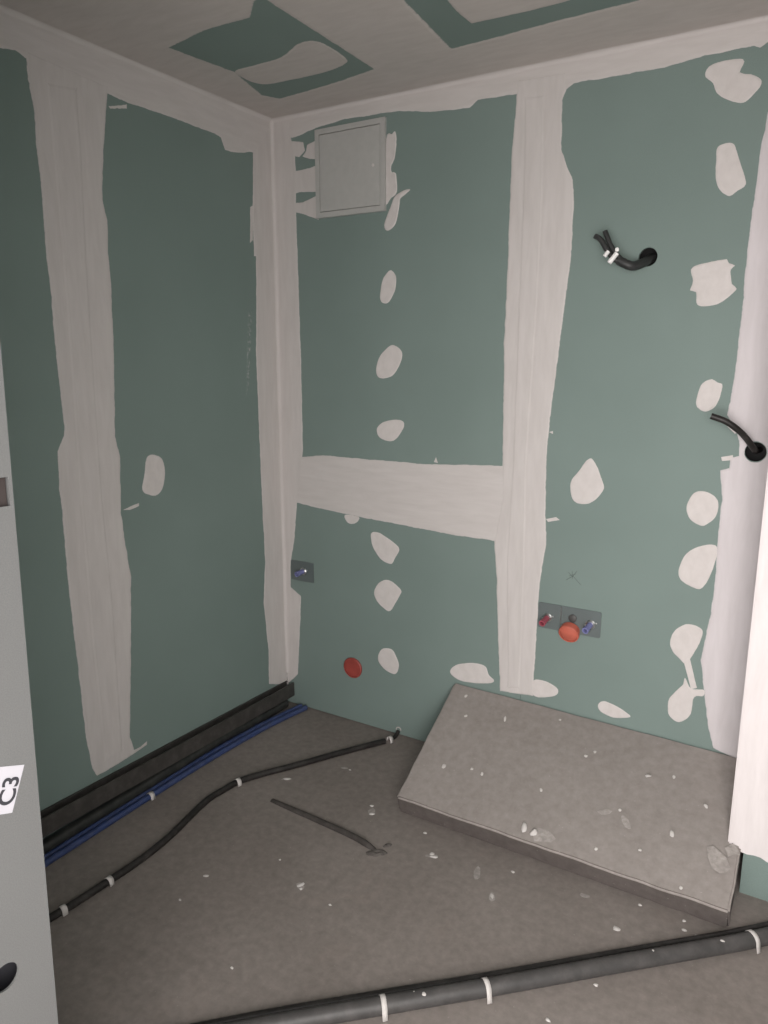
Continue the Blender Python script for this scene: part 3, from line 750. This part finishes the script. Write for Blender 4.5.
link_mesh('wall_clip', bm, M_CLIP, bc, smooth=True)

# stub of conduit sinking into the screed
st = empty('conduit_stub', tuple(fl(330, 828))); tag(st, 'short dark conduit half sunk in the floor in front of the slab', 'conduit')
sp_ = [on_z(272, 801.5, -.004), on_z(300, 813, .001), on_z(330, 826, .003), on_z(352, 836, .004), on_z(366, 844, .003), on_z(376, 853, -.010)]
tube('pipe', sp_, .0105, mat_plain('dusty_conduit', (.05, .044, .04), .8, dust=.3, dustcol=(.2,.18,.17)), st, 12, .008, rr=lambda i: 1+.05*(i % 2))
bm = bmesh.new()
for (x, y, rx, ry, an) in ((377,853,.034,.018,.6), (387,846,.016,.008,1.0)):
    c = fl(x, y); n = 20; rings = []
    for rr_, hh in ((1, .0003), (.75, .003), (.5, .006), (.25, .004), (.02, .002)):
        rings.append([bm.verts.new(c+Vector((math.cos(an)*rx*rr_*math.cos(t)-math.sin(an)*ry*rr_*math.sin(t), math.sin(an)*rx*rr_*math.cos(t)+math.cos(an)*ry*rr_*math.sin(t), hh))*1.0*(1)) for t in (2*math.pi*k/n for k in range(n))])
        for v in rings[-1]:
            w = .35*noise.noise(v.co*60); v.co += Vector(((v.co.x-c.x)*w, (v.co.y-c.y)*w, 0))
    for a_, b_ in zip(rings, rings[1:]):
        for k in range(n): bm.faces.new((a_[k], a_[(k+1) % n], b_[(k+1) % n], b_[k]))
link_mesh('mortar_lump', bm, M_MORTAR, st, smooth=True)

# thick grey conduit in the foreground with a thin dark one behind it
R = .021
pts = [gz(x, y, R) for x, y in ((150,1049),(270,1025),(390,1004),(490,987),(600,967),(690,951),(745,941),(800,928),(860,908))]
fc = empty('grey_conduit', (pts[4].x, pts[4].y, 0)); tag(fc, 'thick grey conduit strapped to the floor across the foreground', 'conduit')
tube('pipe', pts, R, M_GREYC, fc, 18, .009, rr=lambda i: 1+.025*(i % 2))
for x, y, x2, y2 in ((383,1005,400,1002), (486,988,500,985), (752,939.5,765,936)):
    p = gz(x, y, R); clip(fc, p, gz(x2, y2, R)-p, R, .013)
for x, y, a, b in ((424,994,5,7), (653,951,4,5), (722,941,6,4), (414,992,2,3)):
    p = gz(x, y, R); dr = drop(fc, x, y, a*.0011, b*.0011, .4, lambda u, v: on_z(u, v, 2*R-.002), .003)
R2 = .010
p2 = []
for a, b in zip(pts, pts[1:]+[pts[-1]*2-pts[-2]]):
    d = (b-a).normalized(); s = Vector((-d.y, d.x, 0)); p2.append(a+s*(R*1.03+R2*1.06+.011)+Vector((0, 0, R2-R)))
tc = tube('thin_conduit', p2, R2, M_BLACK, None, 12, .010, rr=lambda i: 1+.05*(i % 2))
tag(tc, 'thin black conduit lying along the far side of the thick grey one', 'conduit')

# ------------------------------------------------------------------ bundle along the left wall
rb = .0118
def blue(name, path, label):
    o = tube(name, path, rb, M_BLUE, None, 14, .02); tag(o, label, 'pipe', 'blue water pipes along the left wall'); return o
b2 = blue('blue_pipe', [(.057,-1.95,rb),(.057,-1.5,rb),(.056,-1.2,rb),(.055,-.85,rb),(.060,-.55,rb),(.082,-.25,rb),(.120,-.02,rb)], 'outer blue pipe of the pair lying along the left wall')
b1 = blue('blue_pipe', [(.031,-1.95,rb),(.031,-1.5,rb),(.0305,-1.2,rb),(.030,-.85,rb),(.034,-.55,rb),(.056,-.25,rb),(.092,-.02,rb)], 'inner blue pipe of the pair, against the dark trunking')
clip(b2, Vector((.0555, -.87, 0)), (0, 1, 0), rb, .018)
def swept_section(name, sec, a, b, m, label, cat, holes=None):
    """cross-section (x,z) swept along the wall from y=a[0] to b[0] with offsets"""
    bm = bmesh.new(); n = 24; rings = []
    for i in range(n+1):
        k = i/n; y = a[0]+(b[0]-a[0])*k; dx = a[1]+(b[1]-a[1])*k; dz = a[2]+(b[2]-a[2])*k
        rings.append([bm.verts.new((x+dx, y, z+dz)) for x, z in sec])
    L = len(sec)
    for p, q in zip(rings, rings[1:]):
        for k in range(L): bm.faces.new((p[k], p[(k+1) % L], q[(k+1) % L], q[k]))
    bm.faces.new(rings[0]); bm.faces.new(rings[-1][::-1])
    bmesh.ops.recalc_face_normals(bm, faces=bm.faces[:])
    return tag(link_mesh(name, bm, m, None), label, cat)
# lower dark trunking rests on the inner blue pipe near the door and on the floor by the corner
def rsec(w, h_, r): 
    out = []
    for cx, cz, a0 in ((w-r, h_-r, 0), (r, h_-r, 90), (r, r, 180), (w-r, r, 270)):
        for k in range(4): t = math.radians(a0+30*k); out.append((cx+r*math.cos(t), cz+r*math.sin(t)))
    return out
bm = bmesh.new(); rings = []
for y, z in [(-1.95+.1*i, .0245) for i in range(16)]+[(-.37, .020), (-.29, .013), (-.2, .006), (-.12, .003), (-.05, .003)]:
    rings.append([bm.verts.new((x+.004, y, zz+z)) for x, zz in rsec(.040, .040, .016)])
for p, q in zip(rings, rings[1:]):
    for k in range(len(p)): bm.faces.new((p[k], p[(k+1) % len(p)], q[(k+1) % len(p)], q[k]))
bm.faces.new(rings[0]); bm.faces.new(rings[-1][::-1]); bmesh.ops.recalc_face_normals(bm, faces=bm.faces[:])
tag(link_mesh('pipe_trunking', bm, M_DARK, None, auto=50), 'rounded dark trunking lying on the blue pipes by the left wall', 'trunking')
t_ = .0025; w_, h_ = .046, .062
usec = [(0, 0), (w_, 0), (w_, h_), (w_-t_*3, h_), (w_-t_*3, h_-t_), (w_-t_, h_-t_), (w_-t_, t_), (t_, t_), (t_, h_-t_), (t_*3, h_-t_), (t_*3, h_), (0, h_)]
swept_section('metal_channel', usec, (-1.95, .002, .1185), (-.012, .003, .0505), M_DARK2, 'dark open channel on top of the trunking, ending square in the corner', 'channel')
